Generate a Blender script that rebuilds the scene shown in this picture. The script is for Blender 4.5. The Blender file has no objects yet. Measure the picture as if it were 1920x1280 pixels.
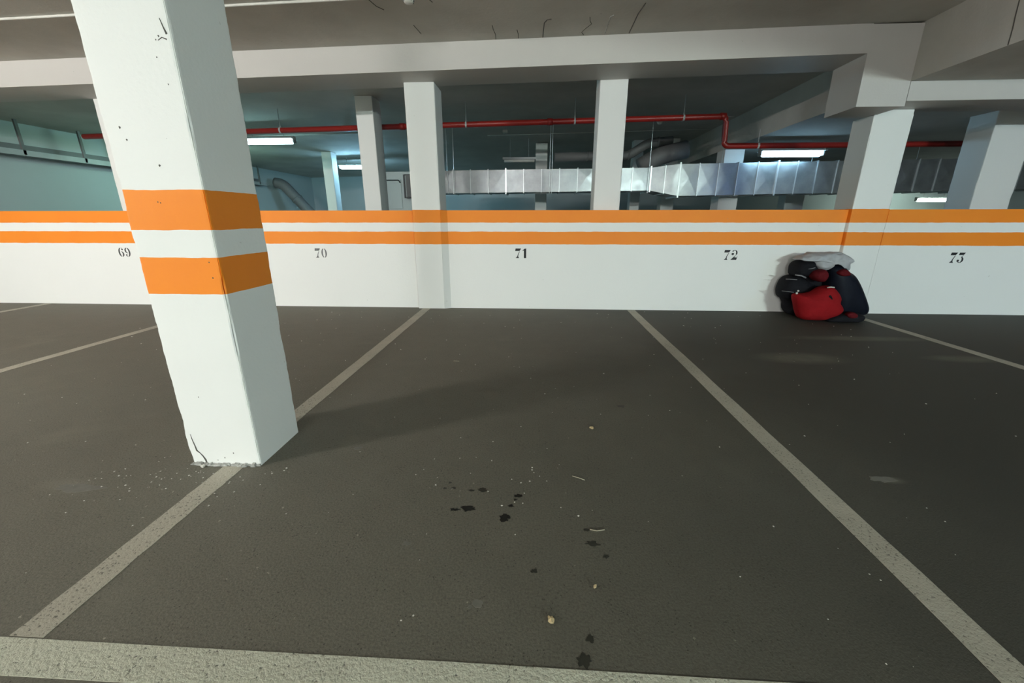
import bpy, bmesh, math, random
from mathutils import Vector, Matrix, noise
from mathutils.geometry import tessellate_polygon

scene = bpy.context.scene
COL = scene.collection
rnd = random.Random(7)

# ------------------------------------------------------------------ camera
cam_d = bpy.data.cameras.new('camera')
cam_d.sensor_width = 36.0
cam_d.lens = 14.16
cam_d.clip_start = 0.02
cam = bpy.data.objects.new('camera', cam_d)
COL.objects.link(cam)
pitch, yaw, roll = -0.2946, -0.05597, 0.00058
cp, sp, cy, sy = math.cos(pitch), math.sin(pitch), math.cos(yaw), math.sin(yaw)
fwd = Vector((sy * cp, cy * cp, sp)); right = Vector((cy, -sy, 0)); down = fwd.cross(right)
r2 = right * math.cos(roll) + down * math.sin(roll)
d2 = down * math.cos(roll) - right * math.sin(roll)
m = Matrix((r2, -d2, -fwd)).transposed().to_4x4()
m.translation = Vector((0, 0, 1.05826))
cam.matrix_world = m
scene.camera = cam

# ------------------------------------------------------------------ world, exposure
world = bpy.data.worlds.new('world'); scene.world = world
world.use_nodes = True
bg = world.node_tree.nodes['Background']
bg.inputs[0].default_value = (0.8, 0.9, 1.0, 1); bg.inputs[1].default_value = 0.0
vs = scene.view_settings
vs.view_transform = 'Standard'; vs.look = 'None'; vs.gamma = 1.0; vs.use_curve_mapping = False
vs.exposure = 0.18
# strengths and colours of the tubes (watt-like emission of each diffuser)
LAMP = {
    'aisle_left':  (560.0, (1.0, 0.96, 0.92)),
    'rear_mid':    (640.0, (1.0, 0.99, 0.965)),
    'rear_fill':  (1130.0, (0.80, 0.97, 0.91)),  # unseen fill tube, added to brighten the near column's side and the wall
    'aisle_right': (75.0, (0.35, 0.55, 1.0)),
    'far_hidden':  (66.0, (0.50, 0.95, 0.74)),
    'far_left':    (24.0, (0.50, 0.95, 1.0)),
    'far_deep':    (150.0, (0.36, 0.74, 1.0)),
    'far_right':   (22.0, (0.40, 0.74, 1.0)),
    'far_wall':    (110.0, (0.80, 1.0, 0.90)),
}

# ------------------------------------------------------------------ node helpers
def new_mat(name):
    mt = bpy.data.materials.new(name); mt.use_nodes = True
    nt = mt.node_tree; nt.nodes.clear()
    out = nt.nodes.new('ShaderNodeOutputMaterial'); b = nt.nodes.new('ShaderNodeBsdfPrincipled')
    nt.links.new(b.outputs[0], out.inputs[0])
    return mt, nt, b

def nd(nt, typ, **kw):
    n = nt.nodes.new(typ)
    for k, v in kw.items():
        setattr(n, k, v)
    return n

def pos(nt):
    return nd(nt, 'ShaderNodeNewGeometry').outputs['Position']

def noise_tex(nt, vec, scale, detail=3, rough=0.55, dist=0.0):
    n = nd(nt, 'ShaderNodeTexNoise')
    n.inputs['Scale'].default_value = scale; n.inputs['Detail'].default_value = detail
    n.inputs['Roughness'].default_value = rough; n.inputs['Distortion'].default_value = dist
    nt.links.new(vec, n.inputs['Vector'])
    return n.outputs['Fac']

def ramp(nt, fac, stops):
    r = nd(nt, 'ShaderNodeValToRGB')
    el = r.color_ramp.elements
    while len(el) < len(stops): el.new(0.5)
    for e, (p, c) in zip(el, stops):
        e.position = p; e.color = (c[0], c[1], c[2], 1) if len(c) == 3 else c
    nt.links.new(fac, r.inputs[0])
    return r.outputs[0]

def math_n(nt, op, a, b=None):
    n = nd(nt, 'ShaderNodeMath', operation=op)
    for i, v in enumerate((a, b)):
        if v is None: continue
        if isinstance(v, (int, float)): n.inputs[i].default_value = v
        else: nt.links.new(v, n.inputs[i])
    return n.outputs[0]

def mix(nt, fac, a, b, mode='MIX'):
    n = nd(nt, 'ShaderNodeMix', data_type='RGBA', blend_type=mode)
    for sock, v in ((n.inputs[0], fac), (n.inputs[6], a), (n.inputs[7], b)):
        if isinstance(v, (int, float)): sock.default_value = v
        elif isinstance(v, tuple): sock.default_value = (v[0], v[1], v[2], 1)
        else: nt.links.new(v, sock)
    return n.outputs[2]

def bump(nt, b, h, strength, dist=0.005):
    n = nd(nt, 'ShaderNodeBump')
    n.inputs['Strength'].default_value = strength; n.inputs['Distance'].default_value = dist
    nt.links.new(h, n.inputs['Height']); nt.links.new(n.outputs[0], b.inputs['Normal'])

WHITE = (0.88, 0.89, 0.865)
def paint_mat(name, base=WHITE, stripes=False, dirt=0.12, rough=0.6):
    mt, nt, b = new_mat(name)
    p = pos(nt)
    big = noise_tex(nt, p, 1.7, 4)
    col = mix(nt, math_n(nt, 'MULTIPLY', big, dirt), base, tuple(c * 0.72 for c in base))
    spk = ramp(nt, noise_tex(nt, p, 38.0, 2, 0.5), [(0.0, (1, 1, 1)), (0.27, (1, 1, 1)), (0.25, (0, 0, 0))]) if False else None
    if stripes:
        sep = nd(nt, 'ShaderNodeSeparateXYZ'); nt.links.new(p, sep.inputs[0])
        wob = math_n(nt, 'MULTIPLY', math_n(nt, 'SUBTRACT', noise_tex(nt, p, 7.0, 3), 0.5), 0.012)
        z = math_n(nt, 'ADD', sep.outputs[2], wob)
        def band(lo, hi):
            return math_n(nt, 'MULTIPLY', math_n(nt, 'GREATER_THAN', z, lo), math_n(nt, 'LESS_THAN', z, hi))
        mask = math_n(nt, 'MAXIMUM', band(0.775, 0.918), band(1.020, 1.163))
        org = mix(nt, noise_tex(nt, p, 3.0, 3), (0.93, 0.245, 0.010), (0.98, 0.300, 0.014))
        col = mix(nt, mask, col, org)
    # small scuffs: sparse dark specks in the paint
    sp = ramp(nt, noise_tex(nt, p, 26.0, 3, 0.6), [(0.225, (1, 1, 1)), (0.255, (0, 0, 0))])
    col = mix(nt, math_n(nt, 'MULTIPLY', sp, 0.55), col, (0.30, 0.29, 0.26))
    nt.links.new(col, b.inputs['Base Color'])
    b.inputs['Roughness'].default_value = rough
    bump(nt, b, noise_tex(nt, p, 60.0, 4, 0.6), 0.25, 0.004)
    return mt

def concrete_mat(name, c0, c1, scale=1.2):
    mt, nt, b = new_mat(name)
    p = pos(nt)
    a = noise_tex(nt, p, scale, 6, 0.6)
    col = ramp(nt, a, [(0.3, c0), (0.7, c1)])
    sp = ramp(nt, noise_tex(nt, p, 22.0, 3, 0.6), [(0.24, (1, 1, 1)), (0.28, (0, 0, 0))])
    col = mix(nt, math_n(nt, 'MULTIPLY', sp, 0.5), col, tuple(c * 0.45 for c in c0))
    nt.links.new(col, b.inputs['Base Color']); b.inputs['Roughness'].default_value = 0.85
    bump(nt, b, noise_tex(nt, p, 35.0, 5, 0.6), 0.3, 0.006)
    return mt

def plain_mat(name, c, rough=0.5, metal=0.0, var=0.15, scale=9.0, bstr=0.0):
    mt, nt, b = new_mat(name)
    p = pos(nt)
    n = noise_tex(nt, p, scale, 3)
    nt.links.new(mix(nt, n, tuple(x * (1 - var) for x in c), tuple(min(1, x * (1 + var)) for x in c)), b.inputs['Base Color'])
    b.inputs['Roughness'].default_value = rough; b.inputs['Metallic'].default_value = metal
    if bstr: bump(nt, b, noise_tex(nt, p, scale * 12, 3), bstr, 0.003)
    return mt

def matte(mt, lvl=0.12):
    mt.node_tree.nodes['Principled BSDF'].inputs['Specular IOR Level'].default_value = lvl
    return mt

def emit_mat(name, c, s):
    mt, nt, b = new_mat(name)
    b.inputs['Base Color'].default_value = (0.9, 0.9, 0.9, 1)
    b.inputs['Emission Color'].default_value = (c[0], c[1], c[2], 1)
    b.inputs['Emission Strength'].default_value = s
    return mt

def asphalt_mat(name):
    mt, nt, b = new_mat(name)
    p = pos(nt)
    big = noise_tex(nt, p, 0.8, 5, 0.6)
    mid = noise_tex(nt, p, 6.0, 4, 0.65)
    fine = noise_tex(nt, p, 140.0, 3, 0.7)
    base = ramp(nt, big, [(0.25, (0.116, 0.107, 0.081)), (0.75, (0.172, 0.160, 0.123))])
    base = mix(nt, 0.5, base, ramp(nt, mid, [(0.3, (0.108, 0.102, 0.077)), (0.7, (0.175, 0.165, 0.127))]))
    base = mix(nt, 0.6, base, ramp(nt, fine, [(0.25, (0.049, 0.047, 0.033)), (0.5, (0.148, 0.139, 0.108)), (0.75, (0.218, 0.205, 0.160))]))
    # open pores between the stones
    v = nd(nt, 'ShaderNodeTexVoronoi', feature='F1'); v.inputs['Scale'].default_value = 75.0
    nt.links.new(p, v.inputs['Vector'])
    pore = math_n(nt, 'MULTIPLY', math_n(nt, 'LESS_THAN', v.outputs['Distance'], 0.17),
                  math_n(nt, 'GREATER_THAN', noise_tex(nt, p, 9.0, 3), 0.53))
    base = mix(nt, math_n(nt, 'MULTIPLY', pore, 0.75), base, (0.035, 0.035, 0.024))
    # pale crumbs and dust flecks
    fl = ramp(nt, noise_tex(nt, p, 47.0, 2, 0.5), [(0.745, (0, 0, 0)), (0.765, (1, 1, 1))])
    base = mix(nt, math_n(nt, 'MULTIPLY', fl, 0.7), base, (0.396, 0.381, 0.297))
    # dusty patches
    du = ramp(nt, noise_tex(nt, p, 1.9, 4, 0.6, 0.4), [(0.60, (0, 0, 0)), (0.78, (1, 1, 1))])
    base = mix(nt, math_n(nt, 'MULTIPLY', du, 0.30), base, (0.233, 0.219, 0.164))
    pt = None
    for (px, py, rx, ry) in ((2.12, 3.15, .42, .16), (3.0, 3.75, .75, .10), (3.4, 3.2, .35, .10), (-1.95, 1.33, .16, .05), (1.52, 1.55, .07, .03)):
        mp = nd(nt, 'ShaderNodeMapping'); mp.inputs['Location'].default_value = (-px / rx, -py / ry, 0); mp.inputs['Scale'].default_value = (1 / rx, 1 / ry, 0)
        nt.links.new(p, mp.inputs[0]); gr = nd(nt, 'ShaderNodeTexGradient', gradient_type='SPHERICAL'); nt.links.new(mp.outputs[0], gr.inputs[0])
        o_ = math_n(nt, 'MULTIPLY', gr.outputs['Fac'], 1.6)
        pt = o_ if pt is None else math_n(nt, 'MAXIMUM', pt, o_)
    patch = math_n(nt, 'MULTIPLY', math_n(nt, 'MINIMUM', pt, 1.0), math_n(nt, 'MULTIPLY', noise_tex(nt, p, 5.0, 4, 0.65), 0.75))
    # asphalt colour mixed darker towards the right bays
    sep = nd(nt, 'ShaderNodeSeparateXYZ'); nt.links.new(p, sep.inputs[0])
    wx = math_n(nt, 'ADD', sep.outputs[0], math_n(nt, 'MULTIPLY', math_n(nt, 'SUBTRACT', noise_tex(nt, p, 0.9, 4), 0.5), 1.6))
    darker_right = nd(nt, 'ShaderNodeMapRange', interpolation_type='SMOOTHSTEP')
    darker_right.inputs[1].default_value = -0.9; darker_right.inputs[2].default_value = 2.2; darker_right.inputs[3].default_value = 0.0; darker_right.inputs[4].default_value = 0.90
    nt.links.new(wx, darker_right.inputs[0])
    base = mix(nt, darker_right.outputs[0], base, (0.034, 0.033, 0.025))
    base = mix(nt, patch, base, (0.212, 0.200, 0.153))
    nt.links.new(base, b.inputs['Base Color'])
    b.inputs['Roughness'].default_value = 0.72
    h = math_n(nt, 'SUBTRACT', fine, math_n(nt, 'MULTIPLY', pore, 0.8))
    bump(nt, b, h, 0.35, 0.004)
    return mt

def line_mat(name, c, worn=0.35, bstr=0.5, scale=110.0):
    mt, nt, b = new_mat(name)
    p = pos(nt)
    n1 = noise_tex(nt, p, scale, 3, 0.65); n2 = noise_tex(nt, p, 4.0, 4, 0.6)
    col = mix(nt, n2, tuple(x * 0.78 for x in c), tuple(min(1, x * 1.12) for x in c))
    holes = ramp(nt, math_n(nt, 'ADD', n1, math_n(nt, 'MULTIPLY', math_n(nt, 'SUBTRACT', n2, 0.5), 0.25)),
                 [(worn - 0.03, (1, 1, 1)), (worn + 0.03, (0, 0, 0))])
    col = mix(nt, math_n(nt, 'MULTIPLY', holes, 0.8), col, (0.075, 0.070, 0.058))
    nt.links.new(col, b.inputs['Base Color']); b.inputs['Roughness'].default_value = 0.7
    bump(nt, b, n1, bstr, 0.005)
    return mt

def metal_mat(name):
    mt, nt, b = new_mat(name)
    p = pos(nt)
    n = noise_tex(nt, p, 5.0, 4, 0.6)
    nt.links.new(ramp(nt, n, [(0.3, (0.27, 0.285, 0.295)), (0.7, (0.36, 0.375, 0.385))]), b.inputs['Base Color'])
    b.inputs['Metallic'].default_value = 0.85
    nt.links.new(ramp(nt, noise_tex(nt, p, 14.0, 3), [(0.3, (0.30,) * 3), (0.7, (0.42,) * 3)]), b.inputs['Roughness'])
    bump(nt, b, noise_tex(nt, p, 2.2, 1), 0.10, 0.03)
    return mt

M = {
    'stripe': paint_mat('white_paint_orange_bands', stripes=True),
    'white': paint_mat('white_column_paint', (0.80, 0.80, 0.78)),
    'beam': paint_mat('grey_white_beam_paint', (0.60, 0.575, 0.545), dirt=0.25),
    'ceil': concrete_mat('ceiling_concrete', (0.46, 0.44, 0.40), (0.60, 0.58, 0.53)),
    'farwall': paint_mat('pale_wall_paint', (0.50, 0.56, 0.56), dirt=0.3),
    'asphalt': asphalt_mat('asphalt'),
    'line': line_mat('worn_line_paint', (0.46, 0.43, 0.345), 0.37),
    'line_front': line_mat('coarse_line_paint', (0.60, 0.60, 0.48), 0.35, 0.9, 95.0),
    'black_paint': plain_mat('stencil_black', (0.012, 0.012, 0.014), 0.6),
    'faded_paint': plain_mat('stencil_faded', (0.16, 0.16, 0.16), 0.7, var=0.7, scale=60),
    'dark_paint': plain_mat('stencil_dark', (0.05, 0.05, 0.05), 0.7, var=0.6, scale=60),
    'crack': plain_mat('crack_dark', (0.09, 0.085, 0.075), 0.9),
    'rubble': concrete_mat('broken_plaster', (0.22, 0.22, 0.20), (0.60, 0.60, 0.57), 40.0),
    'oil': plain_mat('oil', (0.006, 0.006, 0.005), 0.30, var=0.4, scale=40),
    'damp': plain_mat('damp_stain', (0.030, 0.030, 0.022), 0.5, var=0.4, scale=40),
    'dust': plain_mat('dust_smear', (0.17, 0.165, 0.14), 0.9, var=0.3, scale=40),
    'leaf': plain_mat('dry_leaf', (0.52, 0.40, 0.22), 0.7, var=0.35, scale=90),
    'crumb': plain_mat('plaster_crumb', (0.62, 0.60, 0.54), 0.8, var=0.2, scale=90),
    'straw': plain_mat('pale_straw', (0.50, 0.46, 0.34), 0.7),
    'housing': plain_mat('lamp_housing', (0.42, 0.44, 0.44), 0.5),
    'plastic': plain_mat('white_plastic', (0.68, 0.67, 0.62), 0.45),
    'red': plain_mat('red_pipe_paint', (0.27, 0.016, 0.012), 0.35),
    'duct': metal_mat('galvanised_steel'),
    'rib': plain_mat('duct_rib_steel', (0.62, 0.65, 0.66), 0.35, 0.8),
    'grey_duct': plain_mat('dull_grey_duct', (0.17, 0.17, 0.17), 0.6, 0.2),
    'dark_frame': plain_mat('dark_frame', (0.03, 0.035, 0.04), 0.5),
    'seat_black': plain_mat('black_seat_fabric', (0.010, 0.010, 0.013), 0.75, var=0.4, scale=20, bstr=0.3),
    'seat_navy': plain_mat('dark_navy_shell', (0.007, 0.009, 0.016), 0.5, var=0.4, scale=12),
    'seat_red': plain_mat('red_seat_fabric', (0.27, 0.009, 0.012), 0.8, var=0.3, scale=9, bstr=0.4),
    'seat_dark_red': plain_mat('dark_red_fabric', (0.10, 0.007, 0.010), 0.8, var=0.3, scale=9, bstr=0.4),
    'piping': plain_mat('grey_piping', (0.22, 0.22, 0.23), 0.5),
    'cloth': plain_mat('grey_cloth', (0.42, 0.43, 0.45), 0.8, var=0.25, scale=14, bstr=0.3),
}

for k_ in ('seat_black', 'seat_navy', 'seat_red', 'seat_dark_red'): matte(M[k_])

# ------------------------------------------------------------------ mesh helpers
class MB:
    def __init__(s): s.v = []; s.f = []
    def quad(s, pts):
        i = len(s.v); s.v += [tuple(p) for p in pts]; s.f.append(tuple(range(i, i + len(pts))))
    def hexa(s, p):          # p: 4 bottom then 4 top, ccw
        i = len(s.v); s.v += [tuple(q) for q in p]
        for f in ((3, 2, 1, 0), (4, 5, 6, 7), (0, 1, 5, 4), (1, 2, 6, 5), (2, 3, 7, 6), (3, 0, 4, 7)):
            s.f.append(tuple(i + k for k in f))
    def box(s, x0, x1, y0, y1, z0, z1, slope=0.0):
        a, c = slope * x0, slope * x1
        s.hexa([(x0, y0, z0 + a), (x1, y0, z0 + c), (x1, y1, z0 + c), (x0, y1, z0 + a),
                (x0, y0, z1 + a), (x1, y0, z1 + c), (x1, y1, z1 + c), (x0, y1, z1 + a)])
        return s
    def bevbox(s, x0, x1, y0, y1, z0, z1, b=0.005):
        bm = bmesh.new(); bmesh.ops.create_cube(bm, size=1)
        for vv in bm.verts:
            vv.co = Vector(((x0 + x1) / 2 + vv.co.x * (x1 - x0), (y0 + y1) / 2 + vv.co.y * (y1 - y0), (z0 + z1) / 2 + vv.co.z * (z1 - z0)))
        bmesh.ops.bevel(bm, geom=bm.edges[:], offset=b, segments=2, affect='EDGES', profile=0.5)
        bm.verts.index_update(); i = len(s.v)
        s.v += [tuple(q.co) for q in bm.verts]; s.f += [tuple(i + q.index for q in f.verts) for f in bm.faces]
        bm.free(); return s
    def tube(s, path, r, n=10, caps=True):
        P = [Vector(p) for p in path]; rings = []
        for k, p in enumerate(P):
            t = (P[min(k + 1, len(P) - 1)] - P[max(k - 1, 0)]).normalized()
            u = t.cross(Vector((0, 0, 1)))
            if u.length < 0.1: u = t.cross(Vector((0, 1, 0)))
            u.normalize(); w = t.cross(u)
            rr = r[k] if isinstance(r, (list, tuple)) else r
            rings.append([p + (u * math.cos(2 * math.pi * a / n) + w * math.sin(2 * math.pi * a / n)) * rr for a in range(n)])
        i = len(s.v)
        for rg in rings: s.v += [tuple(q) for q in rg]
        for k in range(len(P) - 1):
            for a in range(n):
                s.f.append((i + k * n + a, i + k * n + (a + 1) % n, i + (k + 1) * n + (a + 1) % n, i + (k + 1) * n + a))
        if caps:
            s.f.append(tuple(i + a for a in range(n))[::-1]); s.f.append(tuple(i + (len(P) - 1) * n + a for a in range(n)))
        return s
    def lathe(s, prof, n=20, c=(0, 0, 0)):
        i = len(s.v)
        for r, z in prof:
            for a in range(n):
                t = 2 * math.pi * a / n; s.v.append((c[0] + r * math.cos(t), c[1] + r * math.sin(t), c[2] + z))
        for k in range(len(prof) - 1):
            for a in range(n):
                s.f.append((i + k * n + a, i + k * n + (a + 1) % n, i + (k + 1) * n + (a + 1) % n, i + (k + 1) * n + a))
        s.f.append(tuple(i + a for a in range(n))[::-1]); s.f.append(tuple(i + (len(prof) - 1) * n + a for a in range(n)))
        return s
    def slab(s, outline, lift, axis='z', base=0.0):
        """closed plate from a 2-D outline; axis z: (x,y) lying on base; axis y: (x,z) standing, facing -y"""
        n = len(outline); i = len(s.v)
        def P(q, h):
            return (q[0], q[1], base + h) if axis == 'z' else (q[0], base - h, q[1])
        s.v += [P(q, 0) for q in outline] + [P(q, lift) for q in outline]
        for t in tessellate_polygon([[Vector((q[0], q[1], 0)) for q in outline]]):
            s.f.append(tuple(i + n + k for k in t)); s.f.append(tuple(i + k for k in t)[::-1])
        for k in range(n):
            s.f.append((i + k, i + (k + 1) % n, i + n + (k + 1) % n, i + n + k))
        return s
    def build(s, name, mat, parent=None, smooth=False, origin=None):
        me = bpy.data.meshes.new(name)
        vv = s.v
        if origin is not None:
            o = Vector(origin); vv = [tuple(Vector(q) - o) for q in s.v]
        me.from_pydata(vv, [], s.f); me.update()
        bm = bmesh.new(); bm.from_mesh(me); bmesh.ops.recalc_face_normals(bm, faces=bm.faces); bm.to_mesh(me); bm.free()
        if smooth:
            for p in me.polygons: p.use_smooth = True
        me.materials.append(mat)
        ob = bpy.data.objects.new(name, me); COL.objects.link(ob)
        if origin is not None: ob.location = origin
        if parent is not None: ob.parent = parent
        return ob

def tag(o, label, cat, group=None):
    o['label'] = label; o['category'] = cat
    if group: o['group'] = group
    return o

def struct(o, label=None):
    o['kind'] = 'structure'
    if label: o['label'] = label
    return o

def empty(name, loc, label=None, cat=None, group=None):
    o = bpy.data.objects.new(name, None); COL.objects.link(o); o.location = loc; o.empty_display_size = 0.1
    if label: tag(o, label, cat, group)
    return o

def put(mb, name, mat, root, smooth=False):
    """build a part given in world coordinates under an unrotated Empty"""
    o = mb.build(name, mat, root, smooth)
    o.location = -Vector(root.location)
    return o

SL = 0.016                                   # the slab rises a little towards the right
def ceil_z(x): return 2.712 + SL * x

# ------------------------------------------------------------------ large structure
YW = 4.888; YR = 4.838
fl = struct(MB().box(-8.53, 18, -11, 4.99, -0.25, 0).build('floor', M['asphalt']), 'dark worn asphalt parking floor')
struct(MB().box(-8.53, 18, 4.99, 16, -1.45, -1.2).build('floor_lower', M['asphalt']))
struct(MB().box(-8.53, 3.49, -11, 16, 2.712, 2.95, SL).build('ceiling', M['ceil']), 'grey concrete ceiling slab')
struct(MB().box(3.49, 18, -11, 16, 2.293, 3.1).build('ceiling_lower', M['ceil']), 'lower concrete ceiling slab on the right')
struct(MB().box(-8.73, -8.53, -11, 16, -1.4, 2.9).build('wall_left', M['farwall']))
struct(MB().box(18, 18.2, -11, 16, -1.4, 3.0).build('wall_right', M['farwall']))
struct(MB().box(-8.7, 18, 16, 16.2, -1.4, 3.0).build('wall_back', M['farwall']))
struct(MB().box(-8.7, 18, -11.2, -11, -0.2, 3.0).build('wall_front', M['farwall']))
# parapet wall behind the bays, between the columns
w = MB()
for x0, x1, y in ((-8.53, -1.432, YW), (-1.10, 3.46, YW), (3.85, 18, YR)):
    w.box(x0, x1, y, 4.985, -1.2, 1.158)
w.hexa([(-1.10, 4.842, 0), (-1.032, YW, 0), (-1.06, YW + .03, 0), (-1.10, YW + .03, 0),
        (-1.10, 4.842, 1.158), (-1.032, YW, 1.158), (-1.06, YW + .03, 1.158), (-1.10, YW + .03, 1.158)])
wall = struct(w.build('wall_parapet', M['stripe']), 'low white parking wall with two orange bands')

# beams
tag(MB().box(-8.53, 3.045, 4.52, 5.0, 2.477, 2.712, SL).build('ceiling_beam', M['beam']),
    'long pale concrete beam running above the low wall', 'beam')
tag(MB().box(3.495, 18, 4.52, 4.95, 2.130, 2.293).build('ceiling_beam', M['beam']),
    'bluish shallow beam at the right, above bay 73', 'beam')
tag(MB().box(3.045, 3.49, 4.52, 4.965, 2.085, 2.755).build('beam_haunch', M['beam']),
    'deep concrete block where the long beam meets the right column', 'beam')

# columns ------------------------------------------------------------
def column_mesh(x0, x1, y0, y1, z0, z1, amp, dz, nseg, seed):
    mb = MB(); ring = []
    ts = [k / nseg for k in range(nseg)]
    def e(t): return 0.5 - 0.5 * math.copysign(abs(math.cos(math.pi * t)) ** 0.7, math.cos(math.pi * t))
    for a, bb in (((x0, y0), (x1, y0)), ((x1, y0), (x1, y1)), ((x1, y1), (x0, y1)), ((x0, y1), (x0, y0))):
        for t in ts:
            u = e(t); ring.append((a[0] + (bb[0] - a[0]) * u, a[1] + (bb[1] - a[1]) * u))
    nz = max(2, int((z1 - z0) / dz)); n = len(ring); cx, cyy = (x0 + x1) / 2, (y0 + y1) / 2
    for k in range(nz + 1):
        z = z0 + (z1 - z0) * k / nz
        for j, (x, y) in enumerate(ring):
            corner = (j % nseg == 0)
            near = min(j % nseg, nseg - j % nseg)
            q = Vector((x * 3 + seed, y * 3, z * 9))
            dn = noise.noise(q) * amp * 0.12
            if near <= 1:
                f = noise.noise(Vector((x * 5 + seed * 3, y * 5, z * 30))); f2 = noise.noise(Vector((x * 5, y * 5 + seed, z * 75)))
                chip = max(0.0, noise.noise(Vector((seed * 7 + x * 3, y * 3, z * 6.5))) - 0.25) * 2.2
                d = (0.004 + amp * (0.45 * max(0.0, f + .15) + 0.30 * max(0.0, f2 + .1) + chip)) * (1.0 if near == 0 else 0.25)
            else: d = 0.0
            s = 1.0
            vx, vy = cx - x, cyy - y
            L = math.hypot(vx, vy)
            mb.v.append((x + vx / L * (d + dn), y + vy / L * (d + dn), z))
    for k in range(nz):
        for j in range(n):
            mb.f.append((k * n + j, k * n + (j + 1) % n, (k + 1) * n + (j + 1) % n, (k + 1) * n + j))
    mb.f.append(tuple(range(n))[::-1]); mb.f.append(tuple(nz * n + j for j in range(n)))
    return mb

def column(x0, x1, y0, y1, z0, z1, mat, label, amp=0.008, dz=0.05, nseg=8, seed=1.0):
    o = column_mesh(x0, x1, y0, y1, z0, z1, amp, dz, nseg, seed).build('concrete_column', mat)
    for p in o.data.polygons: p.use_smooth = False
    return tag(o, label, 'column', 'concrete columns')

# the near column: its shaft with crack, chipped foot and bore marks as parts
nx0, nx1, ny0, ny1 = -1.537, -1.214, 1.505, 1.808
near = empty('concrete_column', ((nx0 + nx1) / 2, (ny0 + ny1) / 2, 0), 'large white column with two orange bands standing in the foreground', 'column', 'concrete columns')
sh = column_mesh(nx0, nx1, ny0, ny1, 0.0, ceil_z(-1.5) - 0.004, 0.017, 0.010, 14, 3.3)
put(sh, 'shaft', M['stripe'], near)

def ribbon(path, wid, y, lift=0.0012):
    up, dn = [], []
    for k, (x, z) in enumerate(path):
        a = path[max(0, k - 1)]; c = path[min(len(path) - 1, k + 1)]
        t = Vector((c[0] - a[0], c[1] - a[1])).normalized(); nrm = Vector((-t.y, t.x))
        ww = (wid[k] if isinstance(wid, (list, tuple)) else wid) / 2
        up.append((x + nrm.x * ww, z + nrm.y * ww)); dn.append((x - nrm.x * ww, z - nrm.y * ww))
    mb = MB(); mb.slab(up + dn[::-1], lift, 'y', y); return mb

put(ribbon([(-1.510, .150), (-1.507, .118), (-1.502, .092), (-1.499, .068), (-1.486, .055), (-1.476, .040), (-1.468, .022), (-1.466, .004)],
           [.0015, .004, .005, .007, .004, .006, .008, .006], ny0 + .0015, .003), 'crack', M['crack'], near)
put(ribbon([(-1.242, 1.69), (-1.235, 1.665), (-1.228, 1.645)], [.001, .003, .006], ny0 + .003, .005), 'crack', M['crack'], near)
put(ribbon([(-1.262, 1.628), (-1.247, 1.636), (-1.232, 1.630)], [.001, .002, .004], ny0 + .003, .005), 'crack', M['crack'], near)
for x, z, r in ((-1.263, 1.755, .005), (-1.258, 1.640, .004), (-1.27, 1.63, .003), (-1.475, 1.37, .005), (-1.46, 1.33, .004), (-1.36, 1.245, .005),
                (-1.40, 1.12, .003), (-1.39, 1.117, .003), (-1.26, 1.50, .003), (-1.28, 1.58, .003), (-1.252, .90, .003), (-1.25, .84, .004),
                (-1.43, .33, .003), (-1.375, .035, .004), (-1.41, .022, .003), (-1.33, 0.06, .004), (-1.40, 1.79, .003), (-1.33, 1.84, .003)):
    put(MB().slab([(x + .62 * r * (1 + .4 * math.sin(5 * t + x * 90)) * math.cos(t), z + .62 * r * (1.2 + .4 * math.cos(3 * t)) * math.sin(t)) for t in [2 * math.pi * q / 9 for q in range(9)]],
                  .003, 'y', ny0 + .002), 'pit', M['crack'], near)
# broken plaster along the foot
for k in range(16):
    x = nx0 + .015 + k * (nx1 - nx0 - .02) / 15 + rnd.uniform(-.006, .006); h = rnd.uniform(.006, .018); d = rnd.uniform(.008, .022); ww = rnd.uniform(.010, .020)
    pts = []
    for q in range(8):
        sx, sy_, sz = (1 if q in (1, 2, 5, 6) else -1), (1 if q in (2, 3, 6, 7) else -1), q // 4
        pts.append((x + sx * ww * rnd.uniform(.5, 1) * (1 - .4 * sz), ny0 - d * rnd.uniform(.3, .6) + sy_ * d * .5, .0005 + sz * h * rnd.uniform(.6, 1)))
    mb = MB(); mb.hexa(pts); put(mb, 'plaster_chip', M['rubble'], near)

column(-1.432, -1.10, 4.842, 5.19, -1.2, 2.455, M['stripe'], 'white banded column set into the wall between numbers 70 and 71', 0.007, 0.03, 10, 5.1)
column(-5.15, -4.79, 5.004, 5.33, -1.2, 2.628, M['white'], 'pale column at left, mostly hidden behind the foreground column', seed=6.2)
column(.672, .975, 5.004, 5.30, -1.2, 2.722, M['white'], 'pale column rising behind the wall between numbers 71 and 72', 0.004, seed=7.7)
rcm = column_mesh(3.462, 3.852, YR, 5.14, -1.2, 2.083, 0.007, 0.03, 10, 8.4); rcm.box(3.497, 3.846, YR + .004, 4.948, 2.083, 2.129)
rc = rcm.build('concrete_column', M['stripe'])
tag(rc, 'white banded column at right, beside number 73 and the car seats', 'column', 'concrete columns')
column(5.47, 5.93, 5.67, 6.02, -1.2, 2.291, M['white'], 'grey column at the far right edge, behind the wall', seed=9.1)
column(-2.50, -2.255, 6.1, 6.42, -1.2, 2.668, M['white'], 'pale column behind the wall above number 70', 0.004, seed=2.2)
column(-5.22, -4.98, 10.4, 10.68, -1.2, 2.624, M['white'], 'slim teal-lit column next to the deep left lamp', 0.003, seed=2.9)
column(3.36, 3.485, 8.40, 8.75, -1.2, 2.291, M['white'], 'slim column behind the duct, left half under the slab step', 0.003, seed=3.9) if False else None
column(3.50, 3.86, 8.40, 8.75, -1.2, 2.291, M['white'], 'pale column behind the duct where the red pipe turns', 0.003, seed=3.9)
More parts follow.
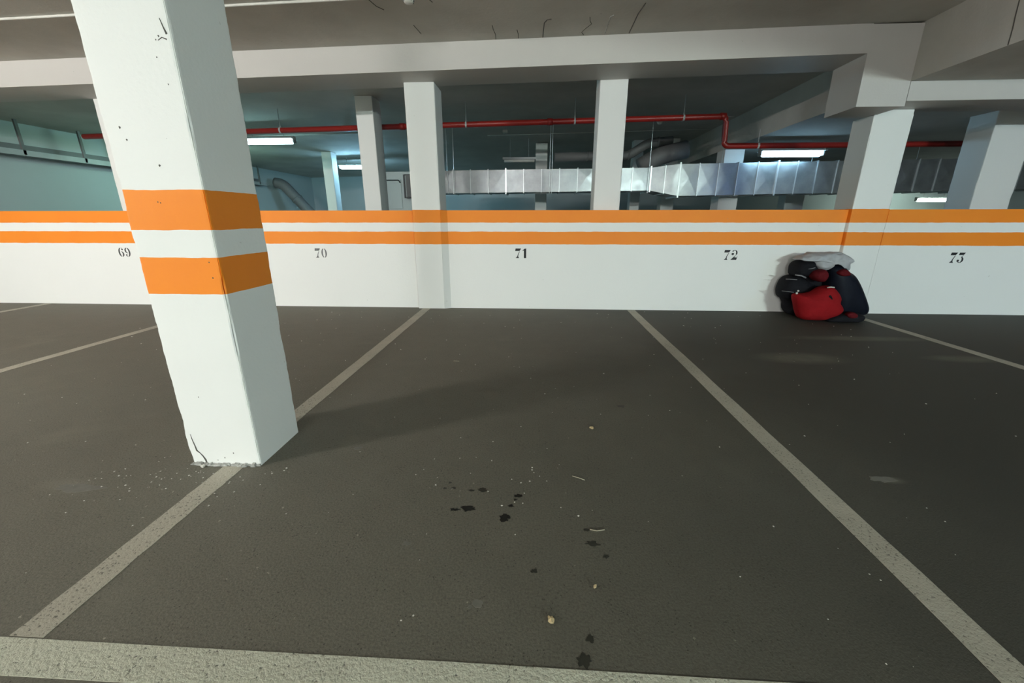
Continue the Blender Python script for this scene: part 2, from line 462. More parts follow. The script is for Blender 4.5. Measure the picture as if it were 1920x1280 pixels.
column(-.02, .25, 10.0, 10.3, -1.2, 2.70, M['white'], 'dark far column showing above the middle of the duct', 0.003, seed=4.4)
column(2.17, 2.39, 10.0, 10.25, -1.2, 2.74, M['white'], 'thin far column just right of the column behind number 71', 0.003, seed=4.9)
column(2.85, 3.14, 9.9, 10.2, -1.2, 2.75, M['white'], 'far column showing below the bend of the duct', 0.003, seed=5.6)
column(5.65, 6.06, 10.0, 10.3, -1.2, 2.291, M['white'], 'bluish far column showing below the blue-lit duct', 0.003, seed=5.9)

# ------------------------------------------------------------------ painted floor lines
def floor_line(x0, x1, y0, y1, mat, label):
    n = 24; L, Rr = [], []
    for k in range(n + 1):
        t = k / n
        if abs(y1 - y0) > abs(x1 - x0):
            y = y0 + (y1 - y0) * t; L.append((x0 + rnd.uniform(-.002, .002), y)); Rr.append((x1 + rnd.uniform(-.002, .002), y))
        else:
            x = x0 + (x1 - x0) * t; L.append((x, y0 + rnd.uniform(-.002, .002))); Rr.append((x, y1 + rnd.uniform(-.002, .002)))
    o = MB().slab(L + Rr[::-1], 0.0016, 'z', 0.0).build('parking_line', mat, fl)
    o['label'] = label
    return o
floor_line(-1.377, -1.283, .722, 1.49, M['line'], 'worn white bay line running up to the foreground column')
floor_line(-1.377, -1.283, 1.82, 4.84, M['line'], 'worn white bay line between bays 70 and 71')
floor_line(1.128, 1.222, .722, 4.86, M['line'], 'worn white bay line between bays 71 and 72')
floor_line(3.595, 3.685, .722, 4.80, M['line'], 'white bay line between bays 72 and 73')
floor_line(-3.93, -3.84, .722, 4.86, M['line'], 'white bay line between bays 69 and 70')
floor_line(-6.42, -6.33, .722, 4.86, M['line'], 'white bay line at the far left')
floor_line(-8.4, 8.0, .630, .719, M['line_front'], 'coarse white front line closing the bays')

# ------------------------------------------------------------------ stencilled bay numbers
def arc(c, ro, ri, a0, a1, n=14, off=(0, 0)):
    o = [(c[0] + ro[0] * math.cos(math.radians(a0 + (a1 - a0) * k / n)), c[1] + ro[1] * math.sin(math.radians(a0 + (a1 - a0) * k / n))) for k in range(n + 1)]
    i = [(c[0] + off[0] + ri[0] * math.cos(math.radians(a0 + (a1 - a0) * k / n)), c[1] + off[1] + ri[1] * math.sin(math.radians(a0 + (a1 - a0) * k / n))) for k in range(n + 1)]
    return o + i[::-1]
def disc(c, r, n=12): return [(c[0] + r * math.cos(2 * math.pi * k / n), c[1] + r * math.sin(2 * math.pi * k / n)) for k in range(n)]
G = {
    '7': [[(.06, .74), (.10, 1.0), (.64, 1.0), (.58, .86), (.50, .75)],
          [(.52, .70), (.47, .70), (.33, .40), (.27, .18), (.10, .0), (.46, .0), (.37, .16), (.38, .34)]],
    '1': [[(.22, .0), (.22, .80), (.10, .74), (.10, .80), (.26, .97), (.46, 1.0), (.46, .0)]],
    '0': [arc((.32, .5), (.28, .5), (.13, .44), 105, 255), arc((.32, .5), (.28, .5), (.13, .44), -75, 75)],
    '6': [arc((.34, .5), (.31, .5), (.15, .44), 100, 258), arc((.33, .30), (.27, .30), (.12, .25), -80, 95), disc((.49, .80), .085),
          arc((.38, .6), (.22, .40), (.20, .36), 40, 92)],
    '9': [arc((.30, .5), (.31, .5), (.15, .44), -80, 78), arc((.31, .70), (.27, .30), (.12, .25), 100, 275), disc((.15, .20), .085),
          arc((.26, .4), (.22, .40), (.20, .36), 220, 272)],
    '2': [arc((.33, .70), (.28, .30), (.14, .26), -35, 150), disc((.18, .60), .12),
          [(.50, .50), (.56, .54), (.36, .28), (.58, .24), (.60, .36), (.64, .36), (.58, .0), (.02, .0), (.20, .20)]],
    '3': [[(.08, .76), (.12, 1.0), (.62, 1.0), (.56, .86), (.50, .77)],
          [(.52, .73), (.47, .73), (.33, .56), (.38, .56)],
          arc((.30, .30), (.29, .30), (.13, .25), -75, 80), disc((.13, .20), .11), arc((.29, .28), (.24, .28), (.22, .22), 215, 285)],
}
def bay_number(txt, cx, cz, y, mat, label, sx=.120, sz=.112, shear=0.0):
    mb = MB(); pitch_ = .70 * sx; x = cx - (len(txt) * pitch_) / 2
    for ch in txt:
        for poly in G[ch]:
            mb.slab([(x + px * sx + shear * (pz - .5) * sz, cz + (pz - .5) * sz) for px, pz in poly], .0012, 'y', y)
        x += pitch_
    o = mb.build('bay_number', mat, wall); o['label'] = label
bay_number('69', -5.146, .664, YW, M['dark_paint'], 'stencilled number 69')
bay_number('70', -2.611, .664, YW, M['faded_paint'], 'faded stencilled number 70')
bay_number('71', -.159, .670, YW, M['black_paint'], 'stencilled number 71')
bay_number('72', 2.263, .661, YW, M['black_paint'], 'stencilled number 72')
bay_number('73', 4.700, .645, YR, M['black_paint'], 'stencilled number 73')

# ------------------------------------------------------------------ tube lamps
def tube_light(c, L, key, label, along='x', top=None, group='fluorescent tube lights', shield=False):
    s, col = LAMP[key]
    root = empty('tube_light', c, label, 'light', group)
    if along == 'y': root.rotation_euler = (0, 0, math.pi / 2)
    def part(mb, n, m_, sm=False): return mb.build(n, m_, root, sm)
    part(MB().bevbox(-L / 2, L / 2, -.040, .040, 0.012, .055, .006), 'housing', M['housing'])
    d = MB(); n = 13; prof = [(-.052 * math.cos(math.radians(-35 + 250 * k / n)), -.022 - .052 * math.sin(math.radians(-35 + 250 * k / n))) for k in range(n + 1)]
    xs = [-L / 2 + .015, -L / 2 + .05, L / 2 - .05, L / 2 - .015]; sc = [.55, 1, 1, .55]
    for x, q in zip(xs, sc):
        d.v += [(x, y * q, z * q - .001) for y, z in prof]
    for k in range(3):
        for j in range(n):
            a = k * (n + 1) + j; d.f.append((a, a + 1, a + n + 2, a + n + 1))
        d.f.append((k * (n + 1), (k + 1) * (n + 1), (k + 1) * (n + 1) + n, k * (n + 1) + n))
    d.f.append(tuple(range(n + 1))); d.f.append(tuple(3 * (n + 1) + j for j in range(n + 1)))
    part(d, 'diffuser', emit_mat('tube_glow_' + key, col, s), True)
    if shield:  # plate added above the tube to keep direct light off the ceiling
        part(MB().bevbox(-L / 2, L / 2, -.12, .12, .008, .012, .001), 'light_shield', M['housing'])
    for sx in (-1, 1):
        part(MB().bevbox(sx * L / 2 - .012, sx * L / 2 + .012, -.045, .045, -.06, .056, .006), 'end_cap', M['housing'])
    if top is not None:
        for sx in (-.3, .3):
            part(MB().tube([(sx * L, 0, .05), (sx * L, 0, top - c[2])], .006, 6), 'mounting_rod', M['housing'])
    return root
tube_light((-5.9, -1.05, 2.42), 1.2, 'aisle_left', 'warm tube light over the aisle at left, behind the viewer', top=ceil_z(-5.9))
tube_light((6.6, -1.4, 2.12), 1.2, 'aisle_right', 'cool tube light over the aisle at right, behind the viewer', top=2.293)
tube_light((4.6, -6.2, 2.14), 1.2, 'rear_fill', 'added fill tube light, unseen behind and right of the viewer', top=2.293)
tube_light((-1.66, -8.2, 2.46), 1.2, 'rear_mid', 'white tube light over the opposite bays behind the viewer', top=ceil_z(-1.6))
tube_light((-6.9, 9.0, 2.40), 1.0, 'far_hidden', 'tube light behind the wall, hidden by the foreground column', top=ceil_z(-6.9), shield=True)
tube_light((-4.80, 7.70, 2.42), 0.95, 'far_left', 'glowing tube light behind the wall, next to the foreground column', top=ceil_z(-4.8), shield=True)
tube_light((-4.75, 11.4, 2.42), 1.0, 'far_deep', 'small glowing tube light deep at left, half behind a column', top=ceil_z(-4.7), shield=True)
tube_light((4.19, 7.5, 2.115), 1.0, 'far_right', 'glowing bluish tube light above the right end of the duct', top=2.293, shield=True)
tube_light((12.35, 14.0, 1.655), 1.0, 'far_wall', 'small tube light low down at far right, under the duct', top=2.293)

# ------------------------------------------------------------------ small ceiling fittings on this side
cz = ceil_z(-1.0)
det = empty('smoke_detector', (-1.0, 3.67, cz), 'round white smoke detector on the ceiling at the top edge', 'detector')
MBd = MB().lathe([(.052, 0), (.052, -.012), (.047, -.018)], 24); MBd.build('base', M['plastic'], det, True)
MB().lathe([(.040, -.018), (.042, -.030), (.034, -.046), (.018, -.052)], 24).build('sensor_head', M['plastic'], det, True)
for k in range(8):
    t = 2 * math.pi * k / 8
    MB().box(-.003, .003, -.006, .006, -.040, -.028).build('vent_slot', M['dark_frame'], det)
    o = det.children[-1]; o.location = (.040 * math.cos(t), .040 * math.sin(t), 0); o.rotation_euler = (0, 0, t)
pth = [(x, 3.67 + .02 * math.sin(x), ceil_z(x) - .011) for x in [-8.5 + k * .5 for k in range(15)] + [-1.06]]
tag(MB().tube(pth, .010, 8).build('cable_conduit', M['plastic'], None, True), 'white cable conduit along the ceiling up to the smoke detector', 'conduit')
# dribbled cracks in the slab near the beam
for i, pts in enumerate(([(-.406, 4.51), (-.40, 4.40), (-.41, 4.30), (-.412, 4.22)], [(-.19, 4.51), (-.188, 4.42), (-.195, 4.33)], [(.043, 4.51), (.045, 4.38), (.05, 4.22), (.075, 4.16), (.11, 4.15)],
            [(.426, 4.50), (.40, 4.44), (.43, 4.36), (.47, 4.28), (.45, 4.22), (.44, 4.15)], [(.619, 4.50), (.618, 4.35), (.616, 4.16), (.64, 4.13)], [(.847, 4.50), (.845, 4.30), (.842, 4.12), (.86, 3.95)],
            [(-.88, 3.66), (-.84, 3.78)], [(-1.32, 3.70), (-1.30, 3.80), (-1.26, 3.86)], [(-.1, 3.55), (-.09, 3.70)], [(-1.10, 4.15), (-1.08, 4.32)])):
    P3 = [(x, y, ceil_z(x) - .001) for x, y in pts]
    o = MB().tube(P3, .0045 if i in (2, 4, 5) else .003, 6).build('crack', M['crack'] if i not in (4,) else M['rubble'], bpy.data.objects['ceiling'])
# crack down the slab step at right
MB().tube([(3.489, 3.725, 2.60), (3.489, 3.718, 2.48), (3.489, 3.71, 2.40), (3.489, 3.708, 2.295)], .004, 6).build('crack', M['crack'], bpy.data.objects['ceiling_lower'])

# ------------------------------------------------------------------ red sprinkler pipe
yp = 6.6
def rp(x): return 2.405 + .0165 * (x + .8)
def bendpath(pts, r=.06, n=5):
    out = [Vector(pts[0])]
    for k in range(1, len(pts) - 1):
        a, b_, c = Vector(pts[k - 1]), Vector(pts[k]), Vector(pts[k + 1])
        u, w_ = (a - b_).normalized(), (c - b_).normalized()
        p0, p1 = b_ + u * r, b_ + w_ * r
        for j in range(n + 1):
            t = j / n; out.append((1 - t) ** 2 * p0 + 2 * t * (1 - t) * b_ + t * t * p1)
    out.append(Vector(pts[-1])); return out
pr = empty('sprinkler_pipe', (-1, yp, 2.4), 'red sprinkler pipe under the ceiling behind the wall, stepping down at right', 'pipe')
put(MB().tube(bendpath([(-7.1, yp, rp(-7.1)), (2.70, yp, rp(2.7)), (2.72, yp, 2.075), (9.5, yp, 2.075)], .07), .039, 14), 'pipe_run', M['red'], pr, True)
for x in (-5.6, -3.9, -1.05, .55, 2.1):
    hg = put(MB().tube([(x, yp, rp(x)), (x, yp, ceil_z(x))], .006, 6), 'hanger', M['housing'], pr)
    MB().tube([(x - .012, yp, rp(x)), (x + .012, yp, rp(x))], .045, 14).build('pipe_clamp', M['housing'], hg, True)
for x in (3.2, 4.9, 6.8):
    hg = put(MB().tube([(x, yp, 2.075), (x, yp, 2.293)], .006, 6), 'hanger', M['housing'], pr)
    MB().tube([(x - .012, yp, 2.075), (x + .012, yp, 2.075)], .045, 14).build('pipe_clamp', M['housing'], hg, True)
for x in (-2.0, .2, 2.66):
    put(MB().tube([(x - .05, yp, rp(x)), (x + .03, yp, rp(x))], .047, 14), 'coupling', M['red'], pr, True)

# ------------------------------------------------------------------ galvanised duct
du = empty('air_duct', (.2, 7.8, 1.5), 'long galvanised sheet-metal air duct hanging behind the wall', 'duct')
def panels(x0, x1, n, zb0, zt0, zb1, zt1, yf0, yf1, depth, flange_every):
    for k in range(n):
        t0, t1 = k / n, (k + 1) / n
        L = lambda a, b_, t: a + (b_ - a) * t
        xa, xb = L(x0, x1, t0) + .004, L(x0, x1, t1) - .004
        za, zb_, zta, ztb = L(zb0, zb1, t0), L(zb0, zb1, t1), L(zt0, zt1, t0), L(zt0, zt1, t1)
        ya, yb = L(yf0, yf1, t0), L(yf0, yf1, t1)
        mb = MB(); xm = (xa + xb) / 2; bul = rnd.uniform(-.004, .010)
        i = len(mb.v)
        # front skin slightly pillowed, rest of the box plain
        mb.v += [(xa, ya, za), (xb, yb, zb_), (xb, yb, ztb), (xa, ya, zta), (xm, (ya + yb) / 2 - bul, (za + zb_ + zta + ztb) / 4 + rnd.uniform(-.05, .05)),
                 (xa, ya + depth, za), (xb, yb + depth, zb_), (xb, yb + depth, ztb), (xa, ya + depth, zta)]
        mb.f += [(0, 1, 4), (1, 2, 4), (2, 3, 4), (3, 0, 4), (6, 5, 8, 7), (5, 6, 1, 0), (3, 2, 7, 8), (5, 0, 3, 8), (1, 6, 7, 2)]
        put(mb, 'duct_panel', M['duct'], du)
        fl_ = (k % flange_every == 0)
        wd, pr_ = (.026, .026) if fl_ else (.011, .014)
        mb = MB(); mb.box(xa - .004 - wd / 2, xa - .004 + wd / 2, ya - pr_, ya + depth + pr_, za - pr_, zta + pr_)
        put(mb, 'flange' if fl_ else 'rib', M['rib'], du)
panels(-2.15, 2.02, 13, 1.512, 1.898, 1.548, 1.925, 7.8, 7.8, .5, 5)
panels(2.02, 2.50, 2, 1.548, 1.925, 1.452, 1.974, 7.8, 7.72, .58, 2)
panels(2.50, 9.4, 21, 1.452, 1.974, 1.56, 2.05, 7.74, 7.74, .58, 5)
for x, zt in ((-1.60, 2.66), (-1.48, 2.66), (.24, 2.69), (.28, 2.69), (1.98, 2.72), (3.2, 2.72), (4.7, 2.293), (6.4, 2.293)):
    put(MB().tube([(x, 7.76, 1.50), (x, 7.76, zt)], .004, 6), 'hanger_rod', M['rib'], du)

# dull grey branch duct and elbow above the main duct
gd = empty('branch_duct', (1.4, 8.7, 2.25), 'dull grey branch duct bending up under the ceiling above the metal duct', 'duct')
put(MB().tube(bendpath([(.36, 8.75, 2.235), (1.80, 8.75, 2.25), (2.16, 8.75, 2.47), (2.62, 8.75, 2.51)], .10), .085, 14), 'duct_run', M['grey_duct'], gd, True)
put(MB().tube(bendpath([(2.0, 8.56, 2.02), (2.35, 8.56, 2.22), (2.85, 8.56, 2.33)], .2), .16, 16), 'duct_elbow', M['grey_duct'], gd, True)
for x, z in ((1.0, 2.24), (1.8, 2.25), (2.35, 2.49)):
    put(MB().tube([(x - .015, 8.75, z), (x + .015, 8.75, z)], .092, 14), 'collar', M['grey_duct'], gd, True)

# unlit tube fitting and conduits on the far ceiling
uf = empty('tube_light', (-.37, 9.5, 2.29), 'unlit tube light on the far ceiling above the middle duct', 'light')
MB().bevbox(-.36, .36, -.05, .05, 0, .05, .006).build('housing', M['housing'], uf)
MB().tube([(-.33, 0, -.02), (.33, 0, -.02)], .03, 10).build('diffuser', M['plastic'], uf, True)
for x in (-.2, .2): MB().tube([(x, 0, .05), (x, 0, ceil_z(-.37) - 2.29)], .006, 6).build('mounting_rod', M['housing'], uf)
tag(MB().tube([(-1.04, 8.0, ceil_z(-1) - .012), (3.4, 8.0, ceil_z(3.4) - .012)], .009, 6).build('cable_conduit', M['plastic'], None, True),
    'thin pale conduit just below the red pipe on the far ceiling', 'conduit')
tag(MB().tube([(-1.0, 9.0, ceil_z(-1) - .012), (3.4, 9.0, ceil_z(3.4) - .012)], .007, 6).build('cable_conduit', M['plastic'], None, True),
    'faint conduit on the far ceiling, farther back than the red pipe', 'conduit')
tag(MB().tube([(-8.4, 8.4, ceil_z(-8.4) - .012), (-3.4, 8.4, ceil_z(-3.4) - .012)], .012, 6).build('cable_conduit', M['plastic'], None, True),
    'pale conduit on the far ceiling above the left glowing lamp', 'conduit')
for x, y, lab in ((-1.10, 8.0, 'small white junction box on the far ceiling at the conduit end'), (-.61, 8.6, 'small white sensor on the far ceiling above the duct middle')):
    z = ceil_z(x); e_ = empty('junction_box', (x, y, z), lab, 'box')
    MB().bevbox(-.05, .05, -.05, .05, -.05, 0, .008).build('box_body', M['plastic'], e_)
    MB().bevbox(-.042, .042, -.042, .042, -.058, -.049, .004).build('lid', M['plastic'], e_)
for x, y, lab in ((-3.43, 8.0, 'white smoke detector on the far ceiling beside the left column'), (2.2, 8.2, 'white smoke detector on the far ceiling above the duct bend')):
    e_ = empty('smoke_detector', (x, y, ceil_z(x)), lab, 'detector')
    MB().lathe([(.055, 0), (.055, -.02), (.048, -.026)], 18).build('base', M['plastic'], e_, True)
    MB().lathe([(.040, -.026), (.042, -.04), (.026, -.06)], 18).build('sensor_head', M['plastic'], e_, True)

# cable tray along the left wall
tr = empty('cable_tray', (-8.38, 9, 2.1), 'grey cable tray hanging along the left wall', 'tray')
put(MB().box(-8.50, -8.26, 5.3, 12.8, 2.045, 2.06), 'tray_floor', M['grey_duct'], tr)
put(MB().box(-8.27, -8.255, 5.3, 12.8, 2.045, 2.13), 'side_rail', M['housing'], tr)
put(MB().box(-8.51, -8.495, 5.3, 12.8, 2.045, 2.24), 'side_rail', M['grey_duct'], tr)
for y in (5.7, 6.67, 7.6, 8.5, 9.5, 11, 12.5):
    put(MB().box(-8.285, -8.255, y - .02, y + .02, 2.06, ceil_z(-8.3)), 'drop_bracket', M['grey_duct'], tr)

# bent grey duct and cabinet in the far left room
bd = empty('branch_duct', (-8, 13.2, 1.3), 'dark sloping duct in the far left corner, beside the foreground column', 'duct')
put(MB().tube(bendpath([(-8.20, 13.2, 2.16), (-8.02, 13.2, 2.16), (-6.9, 13.2, .9), (-6.9, 13.2, -1.1)], .2), .16, 14), 'duct_run', M['grey_duct'], bd, True)
put(MB().tube([(-7.6, 13.2, 1.69), (-7.57, 13.2, 1.65)], .175, 14), 'collar', M['grey_duct'], bd, True)
cb = empty('wall_cabinet', (-3.0, 9.2, -1.2), 'pale teal cabinet seen between the two left columns behind the wall', 'cabinet')
put(MB().bevbox(-3.45, -2.55, 9.2, 9.6, -1.2, 2.04, .01), 'cabinet_body', M['farwall'], cb)
put(MB().bevbox(-3.25, -2.92, 9.18, 9.2, 1.28, 1.885, .004), 'door_panel', M['farwall'], cb)
hd = put(MB().tube(bendpath([(-3.22, 9.165, 1.865), (-2.96, 9.165, 1.865), (-2.93, 9.165, 1.81)], .02), .012, 8), 'door_rail', M['dark_frame'], cb, True)
put(MB().box(-2.86, -2.835, 9.17, 9.2, 1.50, 1.98), 'vent_frame', M['dark_frame'], cb)
put(MB().box(-2.835, -2.56, 9.17, 9.2, 1.96, 1.985), 'vent_frame', M['dark_frame'], cb)
put(MB().bevbox(-2.79, -2.56, 9.12, 9.2, 1.52, 1.97, .01), 'vent_box', M['grey_duct'], cb)
put(MB().box(-2.80, -2.56, 9.11, 9.2, 1.495, 1.518), 'vent_frame', M['dark_frame'], cb)

# ------------------------------------------------------------------ child car seats and cloth
def puff(outline, yc, depth_f, depth_b, rings=7, jitter=0.0, seed=0.0, sub=3, tilt=0.0):
    """rounded solid swelling from a standing outline in x-z"""
    pts = []; n0 = len(outline)
    for k in range(n0):           # Catmull-Rom smoothing of the outline
        p0, p1, p2, p3 = (Vector((*outline[(k + j - 1) % n0], 0)) for j in range(4))
        for s_ in range(sub):
            t = s_ / sub
            q = 0.5 * ((2 * p1) + (p2 - p0) * t + (2 * p0 - 5 * p1 + 4 * p2 - p3) * t * t + (3 * p1 - p0 - 3 * p2 + p3) * t ** 3)
            pts.append((q.x, max(.003, q.y)))
    n = len(pts)
    cx = sum(p[0] for p in pts) / n; c_z = sum(p[1] for p in pts) / n
    mb = MB(); lay = []
    for side, dep in ((-1, depth_f), (1, depth_b)):
        for k in range(rings + 1):
            if side == 1 and k == 0: continue
            a = k / rings
            r = math.cos(a * math.pi / 2) ** 0.55 if k < rings else 0.04
            h = math.sin(a * math.pi / 2) ** 0.8 * dep
            lay.append((side, r, h))
    order = [l for l in lay if l[0] == -1][::-1] + [l for l in lay if l[0] == 1]
    for side, r, h in order:
        for x, z in pts:
            X = cx + (x - cx) * r; Z = c_z + (z - c_z) * r; Y = yc + side * h + tilt * (Z - c_z)
            if jitter:
                nv = noise.noise_vector(Vector((X * 14 + seed, Y * 14, Z * 16)))
                rg = 1 - 2 * abs(noise.noise(Vector((X * 9 + seed, Y * 9, Z * 13))))
                X += nv.x * jitter * .5; Y += (nv.y + rg) * jitter; Z += nv.z * jitter * .6
            mb.v.append((X, min(Y, 4.875), max(.003, Z)))
    m_ = len(order)
    for k in range(m_ - 1):
        for j in range(n):
            mb.f.append((k * n + j, k * n + (j + 1) % n, (k + 1) * n + (j + 1) % n, (k + 1) * n + j))
    mb.f.append(tuple(range(n))[::-1]); mb.f.append(tuple((m_ - 1) * n + j for j in range(n)))
    return mb

sa = empty('child_car_seat', (3.2, 4.5, 0), 'red and dark navy child car seat slumped against the wall under number 72', 'car seat', 'child car seats by the wall')
shell = [(3.152, .509), (3.156, .578), (3.19, .6), (3.237, .603), (3.288, .584), (3.348, .53), (3.415, .491), (3.495, .392), (3.572, .271), (3.631, .169), (3.665, .087), (3.642, .04),
         (3.527, .02), (3.445, .012), (3.332, .02), (3.254, .175), (3.191, .329)]
put(puff(shell, 4.60, .16, .20), 'side_shell', M['seat_navy'], sa, True)
cush = [(2.802, .287), (2.895, .291), (2.986, .312), (3.034, .352), (3.084, .378), (3.151, .372), (3.22, .316), (3.256, .257), (3.263, .2), (3.307, .138), (3.307, .098), (3.252, .046),
        (3.159, .010), (3.037, .004), (2.939, .006), (2.879, .041), (2.826, .153), (2.796, .243)]
cu = put(puff(cush, 4.47, .14, .10, jitter=.006, seed=3), 'seat_cushion', M['seat_red'], sa, True)
put(puff([(2.965, .481), (2.98, .52), (3.023, .54), (3.088, .542), (3.125, .482), (3.101, .418), (3.05, .413), (2.993, .437)], 4.53, .09, .08), 'back_pad', M['seat_dark_red'], sa, True)
put(puff([(3.19, .52), (3.251, .556), (3.318, .516), (3.309, .485), (3.231, .482)], 4.475, .05, .06), 'shoulder_pad', M['seat_dark_red'], sa, True)
put(puff([(3.135, .024), (3.192, .065), (3.37, .107), (3.489, .084), (3.517, .044), (3.466, .006), (3.377, .004), (3.241, .004), (3.152, .006)], 4.40, .08, .14), 'seat_base', M['seat_black'], sa, True)
put(puff([(3.285, .098), (3.335, .124), (3.392, .098), (3.386, .062), (3.318, .060)], 4.335, .035, .05), 'base_pad', M['seat_dark_red'], sa, True)
puff([(3.07, .285), (3.085, .30), (3.108, .275), (3.118, .248), (3.104, .245), (3.086, .265)], 4.345, .012, .02, 4).build('belt_slot', M['seat_black'], cu, True)
put(MB().tube([(3.055, 4.37, .372), (3.085, 4.36, .380), (3.12, 4.36, .376)], .007, 8), 'belt_clip', M['plastic'], sa, True)
sb = empty('child_car_seat', (2.95, 4.66, 0), 'black child car seat with grey piping, behind the red cushion at left', 'car seat', 'child car seats by the wall')
put(puff([(2.879, .463), (2.807, .428), (2.778, .346), (2.774, .284), (2.796, .211), (2.845, .175), (2.892, .096), (2.896, .038), (2.951, .006), (3.076, .004), (3.13, .006), (3.14, .258), (3.12, .37), (3.07, .40), (2.98, .445)],
         4.71, .13, .16), 'seat_shell', M['seat_black'], sb, True)
put(puff([(2.841, .522), (2.844, .577), (2.884, .62), (2.95, .632), (3.019, .624), (3.054, .573), (3.09, .523), (3.067, .463), (2.945, .450), (2.858, .456)], 4.66, .13, .14), 'headrest', M['seat_black'], sb, True)
put(puff([(2.96, .12), (2.95, .44), (3.02, .51), (3.16, .52), (3.21, .40), (3.24, .15), (3.1, .05)], 4.72, .10, .13), 'backrest', M['seat_black'], sb, True)
put(MB().tube([(2.735, 4.56, .432), (2.775, 4.525, .436), (2.825, 4.51, .434)], .0035, 6), 'piping', M['piping'], sb, True)
put(MB().tube([(2.705, 4.54, .306), (2.745, 4.50, .307), (2.80, 4.485, .300)], .0035, 6), 'piping', M['piping'], sb, True)
put(MB().tube([(2.93, 4.535, .545), (2.965, 4.53, .550), (3.00, 4.535, .560)], .0045, 6), 'piping', M['piping'], sb, True)
put(MB().tube([(2.80, 4.52, .484), (2.86, 4.50, .476), (2.905, 4.50, .455)], .008, 6), 'harness_strap', M['piping'], sb, True)
put(MB().bevbox(2.785, 2.803, 4.415, 4.43, .292, .312, .004), 'buckle', M['plastic'], sb)
put(MB().bevbox(2.80, 2.815, 4.42, 4.435, .318, .334, .004), 'buckle', M['plastic'], sb)
cl = puff([(2.837, .645), (2.914, .684), (2.985, .712), (3.126, .718), (3.239, .718), (3.309, .7), (3.408, .643), (3.404, .616), (3.382, .589), (3.377, .538), (3.33, .547), (3.278, .588), (3.218, .6), (3.164, .588),
           (3.137, .533), (3.07, .531), (3.035, .572), (3.006, .587), (2.993, .626), (2.925, .634)], 4.60, .13, .16, 12, .024, 8.0, 5)
tag(cl.build('crumpled_cloth', M['cloth'], None, True, origin=(3.12, 4.6, .53)), 'crumpled grey cloth thrown over the top of the car seats', 'cloth')

# ------------------------------------------------------------------ stains, crumbs and leaves on the floor
def blob(cx, cy_, rx, ry, n=18, seed=0.0, rough=.45):
    return [(cx + rx * (1 + rough * noise.noise(Vector((math.cos(2 * math.pi * k / n) * 2.6 + seed, math.sin(2 * math.pi * k / n) * 2.6, seed)))) * math.cos(2 * math.pi * k / n),
             cy_ + ry * (1 + rough * noise.noise(Vector((math.cos(2 * math.pi * k / n) * 2.6 + seed, math.sin(2 * math.pi * k / n) * 2.6, seed)))) * math.sin(2 * math.pi * k / n)) for k in range(n)]
for i, (x, y, rx, ry, mt) in enumerate(((-.243, 1.277, .026, .014, 'oil'), (-.292, 1.269, .018, .007, 'oil'), (-.097, 1.235, .019, .018, 'oil'), (-.052, 1.362, .016, .010, 'oil'), (-.062, 1.338, .006, .005, 'oil'),
        (-.077, 1.301, .010, .007, 'oil'), (-.200, 1.392, .020, .011, 'damp'), (-.245, 1.385, .012, .006, 'damp'), (-.320, 1.395, .010, .006, 'damp'), (-.355, 1.392, .007, .005, 'damp'), (-.34, 1.43, .007, .005, 'damp'),
        (.212, 1.127, .024, .010, 'damp'), (.249, 1.076, .010, .009, 'damp'), (.014, 1.004, .010, .007, 'damp'), (.138, .742, .018, .016, 'damp'), (.16, .80, .009, .011, 'damp'), (.20, 1.19, .012, .006, 'damp'),
        (.52, 2.20, .022, .014, 'damp'))):
    o = MB().slab(blob(x, y, rx, ry, 28, i * 1.7, .75), .0008, 'z', 0.0).build('oil_stain', M[mt], fl)
for i, (x, y, rx, ry) in enumerate(((-.15, .885, .016, .012), (-.17, .872, .006, .006), (1.49, 1.555, .05, .02), (-.84, 1.67, .022, .016), (-1.86, 1.31, .09, .025), (-.42, 1.095, .016, .008))):
    MB().slab(blob(x, y, rx, ry, 18, 40 + i * 1.3, .6), .0006, 'z', 0.0).build('dust_smear', M['dust'], fl)

def leaf(x, y, s_, label, seed):
    r = random.Random(seed); mb = MB(); n = 12
    ol = [(math.cos(2 * math.pi * k / n) * s_ * (1 + r.uniform(-.25, .25)), math.sin(2 * math.pi * k / n) * s_ * .7 * (1 + r.uniform(-.25, .25))) for k in range(n)]
    mb.v = [(0, 0, .010)] + [(a, b_, .003 + r.uniform(0, .006)) for a, b_ in ol] + [(0, 0, .006)] + [(a * .97, b_ * .97, .001) for a, b_ in ol]
    for k in range(n):
        a, b_ = 1 + k, 1 + (k + 1) % n
        mb.f += [(0, a, b_), (n + 1, b_ + n + 1, a + n + 1), (a, a + n + 1, b_ + n + 1, b_)]
    o = mb.build('dry_leaf', M['leaf']); o.location = (x, y, .002); o.rotation_euler = (0, 0, r.uniform(0, 6))
    tag(o, label, 'leaf', 'dry leaves on the floor')
leaf(.313, 1.924, .013, 'small round tan leaf scrap in the middle of bay 71', 4)
leaf(.060, .843, .012, 'tan leaf scrap nearest the front line of bay 71', 9)
leaf(.195, .955, .006, 'faint leaf scrap just beyond the front tan scrap', 12)
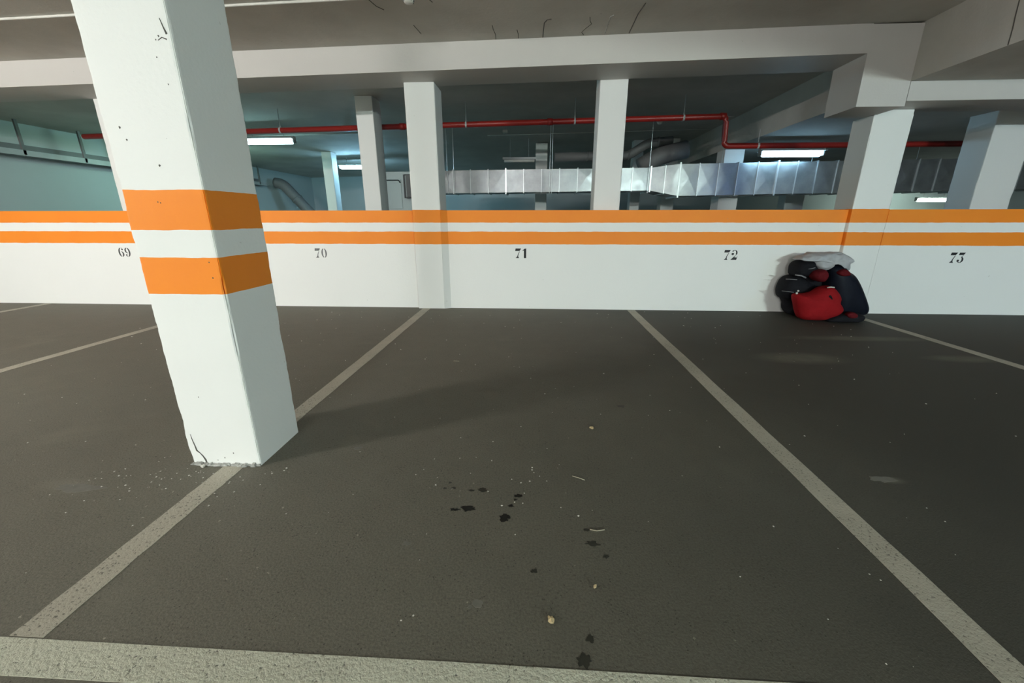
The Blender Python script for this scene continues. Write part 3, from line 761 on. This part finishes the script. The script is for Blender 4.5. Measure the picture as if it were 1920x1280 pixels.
for p, lab in (((( .21, 1.19), (.235, 1.185), (.262, 1.192)), 'pale curved straw on the asphalt by the front stains'), (((.175, 1.50), (.20, 1.49), (.225, 1.475)), 'pale straight straw on the asphalt in mid bay 71'),
               (((-.62, 2.93), (-.60, 2.93), (-.575, 2.925)), 'tiny pale twig on the asphalt near the bay 70 line')):
    o = MB().tube([(a, b_, .003) for a, b_ in p], .0016, 6).build('straw', M['straw'], None, True); tag(o, lab, 'straw')
cr = empty('plaster_crumb', (-1.462, 1.478, 0), 'white plaster crumb lying at the foot of the foreground column', 'crumb')
bm = bmesh.new(); bmesh.ops.create_icosphere(bm, subdivisions=2, radius=.009)
for q in bm.verts: q.co *= 1 + .5 * noise.noise(q.co * 190); q.co.z = q.co.z * .8 + .0075
me = bpy.data.meshes.new('crumb'); bm.to_mesh(me); bm.free(); me.materials.append(M['crumb'])
o = bpy.data.objects.new('crumb_piece', me); COL.objects.link(o); o.parent = cr
# scattered grit: too many and too small to tell apart
g = MB(); rr = random.Random(21)
for k in range(420):
    if k < 90: x, y = rr.gauss(-1.5, .22), rr.gauss(1.40, .07)
    elif k < 125: x, y = rr.gauss(-.1, .22), rr.gauss(1.45, .15)
    else: x, y = rr.uniform(-4, 3.2), rr.uniform(.75, 4.8) ** 1.0
    if nx0 - .01 < x < nx1 + .01 and ny0 - .01 < y < ny1 + .01: continue
    s_ = rr.uniform(.0012, .0036) * (1 + .25 * y); t = rr.uniform(0, 6.28)
    i = len(g.v)
    for q in range(4):
        a = t + q * 1.57; g.v.append((x + math.cos(a) * s_ * rr.uniform(.5, 1.4), y + math.sin(a) * s_ * rr.uniform(.5, 1.4), .0004))
    g.v.append((x, y, s_ * .8)); g.f += [(i, i + 1, i + 4), (i + 1, i + 2, i + 4), (i + 2, i + 3, i + 4), (i + 3, i, i + 4), (i + 3, i + 2, i + 1, i)]
o = g.build('floor_grit', M['crumb']); o['kind'] = 'stuff'; tag(o, 'pale grit and crumbs scattered over the asphalt', 'grit')
